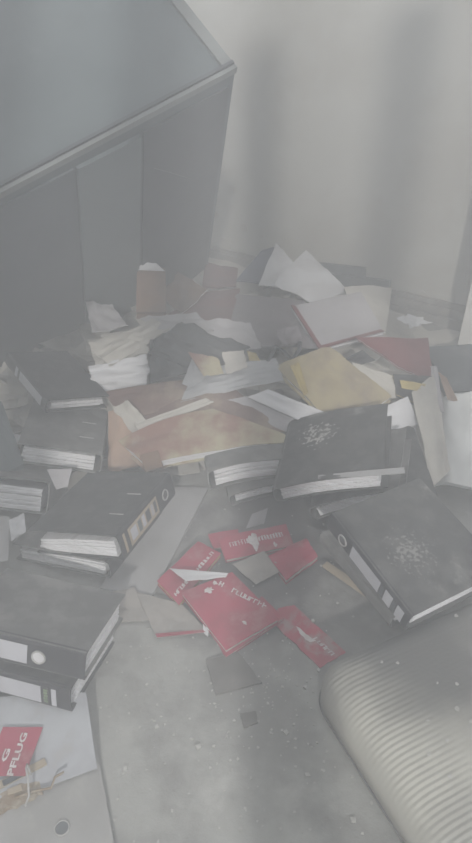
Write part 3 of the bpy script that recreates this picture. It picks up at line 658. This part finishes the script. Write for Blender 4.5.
# stained covers
folder('stained_folder', 'brown stained cardboard cover, uppermost of the water-stained files', 'folder', ((104, 392, .07), (184, 380, .10), (226, 396, .10), (126, 420, .06)), .012, 'stain2', seed=90, wr=.010, bow=.01)
folder('stained_folder', 'water-stained file with cream inner page in the centre of the stained files', 'folder', ((126, 414, .06), (230, 384, .10), (296, 440, .09), (130, 448, .05)), .016, 'stain2', seed=91, wr=.012, bow=.015)
folder('stained_folder', 'yellow and red-brown stained file with long white page edge, frontmost stained file', 'folder', ((118, 440, .10), (212, 408, .12), (302, 440, .13), (146, 464, .12)), .034, 'stain', seed=92, wr=.010, bow=.018)
hs('cream_page', 'narrow cream page curled between the stained files', 'paper', ((134, 424, .10), (206, 398, .13), (214, 402, .13), (140, 432, .10)), 'cream', seed=93, wr=.006)
hs('cream_page', 'pale torn page standing between peach page and stained covers', 'paper', ((112, 408, .10), (128, 400, .12), (150, 424, .10), (134, 436, .09)), 'cream', seed=111, wr=.010, ragged=.06)
hs('peach_page', 'peach coloured stained page at left end of the stained files', 'paper', ((108, 412, .08), (132, 408, .09), (140, 466, .06), (108, 476, .05)), 'peach', seed=94, wr=.010, bow=.012)
hs('dark_corner', 'small brown-black card corner at tip of the frontmost stained file', 'card', ((140, 455, .13), (158, 450, .13), (163, 466, .125), (146, 472, .12)), 'brown', seed=95, wr=.001, th=.012)
folder('grey_folder', 'grey folder with curled white page edges in front of yellowed folder', 'folder', ((226, 400, .10), (268, 392, .12), (352, 436, .10), (300, 448, .07)), .020, 'greysheet', seed=96, wr=.008)
hs('paper_sheet', 'white fanned page bundle edge below the yellowed folder', 'paper', ((248, 397, .12), (268, 389, .13), (354, 424, .13), (346, 442, .10)), 'page', seed=97, wr=.006, th=.008)
folder('yellowed_folder', 'bulging yellow-brown folder dominating the right of the heap centre', 'folder', ((276, 366, .12), (330, 348, .15), (392, 396, .13), (342, 434, .12)), .022, 'yellowcard', seed=98, wr=.020, bow=.016)
hs('yellow_card', 'bright yellow strip along left side of the bulging folder', 'card', ((290, 366, .158), (299, 362, .166), (308, 392, .170), (304, 396, .164)), 'ochre', seed=99, wr=.002)
hs('paper_sheet', 'dirty white flap between yellowed folder and red folder', 'paper', ((352, 362, .12), (394, 376, .12), (396, 398, .10), (370, 400, .12)), 'cream', seed=100, wr=.008)
hs('dark_scrap', 'dark scrap lying between yellowed folder and red-edged folder', 'card', ((343, 360, .12), (362, 350, .12), (376, 360, .11), (356, 366, .11)), 'dark', seed=101)
folder('red_folder', 'faded red folder at the right side of the heap', 'folder', ((357, 337, .15), (428, 338, .16), (434, 384, .13), (398, 366, .14)), .008, 'redfolder', seed=102, wr=.006)
folder('pattern_booklet', 'dark booklet with yellow pattern under the faded red folder', 'booklet', ((393, 374, .13), (432, 376, .14), (428, 408, .09), (396, 394, .10)), .014, 'dark', paper='ochre', seed=103)
hs('booklet_print', 'yellowish printed strip on dark booklet under the red folder', 'card', ((400, 380, .145), (426, 384, .145), (422, 392, .14), (402, 388, .14)), 'ochre', seed=104, wr=.004)
folder('paper_bundle', 'white paper bundle behind the scuffed black binder', 'papers', ((372, 412, .12), (408, 396, .14), (418, 424, .12), (386, 432, .11)), .03, 'page', paper='page', seed=105)
hs('paper_scrap', 'crumpled white paper lying at the skirting near the door', 'paper', ((396, 318, .03), (412, 314, .05), (432, 323, .03), (410, 328, .02)), 'page', seed=106, wr=.02, ragged=.1)
binder('binder', 'slate-grey binder lying by the door above the white sack',
       at(452, 392, .20), at(431, 347, .20), at(510, 384, .20), .055, 'slate', L=.32, W=.28, spine='slate', group=BG, seed=16.0)
hs('orange_card', 'narrow orange-brown card beside the slate-grey binder', 'card', ((438, 372, .16), (446, 378, .17), (458, 402, .13), (448, 400, .12)), 'peach', seed=107, wr=.003, th=.004)
sk = [at(p[0], p[1], p[2]) for p in ((438, 400, .17), (500, 396, .20), (500, 500, .03), (426, 484, .03))]
sheet('paper_sack', 'bulging white paper sack at the right picture edge', 'sack', sk, MT['sack'], wr=.02, th=.02, n=18, seed=108, bow=.045)
lf = [at(p[0], p[1], p[2]) for p in ((412, 392, .24), (436, 372, .24), (450, 470, .14), (432, 488, .12))]
sheet('folded_page', 'beige folded page standing between loose cover and white sack', 'paper', lf, MT['cream'], wr=.010, th=.002, n=12, seed=109, bow=.01)
lf = [at(p[0], p[1], p[2]) for p in ((430, 366, .26), (437, 366, .26), (444, 412, .2), (420, 410, .2))]
sheet('folded_page', 'pale narrow page leaning below the faded red folder', 'paper', lf, MT['greysheet'], wr=.006, th=.002, n=8, seed=110)

# --- crumbs of plaster on the concrete
def crumbs():
    rnd = random.Random(5); parts = []
    for _ in range(420):
        p = at(rnd.uniform(90, 420), rnd.uniform(500, 860), 0.0)
        if rnd.random() < .4: p = at(rnd.gauss(250, 50), rnd.gauss(690, 40), 0.0)
        s = rnd.uniform(.0012, .0042) * (1.8 if rnd.random() < .08 else 1); a = rnd.uniform(0, 6)
        V = [p + Vector((s * math.cos(a + k * 1.57) * rnd.uniform(.6, 1.3), s * math.sin(a + k * 1.57) * rnd.uniform(.6, 1.3), 0)) for k in range(4)]
        V += [v * 1.0 + Vector((0, 0, s * .6)) for v in V]
        parts.append((V, [(0, 1, 2, 3), (4, 5, 6, 7), (0, 1, 5, 4), (1, 2, 6, 5), (2, 3, 7, 6), (3, 0, 4, 7)]))
    return join(parts)
tag(build('plaster_crumbs', *crumbs(), MT['plaster']), 'fine plaster crumbs scattered over the bare concrete floor', 'debris', kind='stuff')

# ------------------------------------------------------------------ dusty haze filling the room
hm = bpy.data.materials.new('dusty_haze'); hm.use_nodes = True
hn = hm.node_tree; hn.nodes.remove(hn.nodes['Principled BSDF'])
vs = hn.nodes.new('ShaderNodeVolumeScatter'); vs.inputs['Density'].default_value = HAZE
vs.inputs['Color'].default_value = (0.93, 0.96, 1.0, 1); vs.inputs['Anisotropy'].default_value = 0.0
hn.links.new(vs.outputs[0], hn.nodes['Material Output'].inputs['Volume'])
fp = [(-2.2, -1.2), (2.5, -1.2), (2.5, 2.9925 - 0.6469 * (2.5 - 0.7725) - 0.01), (-2.2, 2.9925 - 0.6469 * (-2.2 - 0.7725) - 0.01)]
hz = build('haze', [Vector((x, y, z)) for z in (0.001, 2.6) for x, y in fp], [(0, 1, 2, 3), (4, 5, 6, 7), (0, 1, 5, 4), (1, 2, 6, 5), (2, 3, 7, 6), (3, 0, 4, 7)], hm)
tag(hz, 'thin pale dust haze hanging in the whole room', 'haze', kind='stuff')
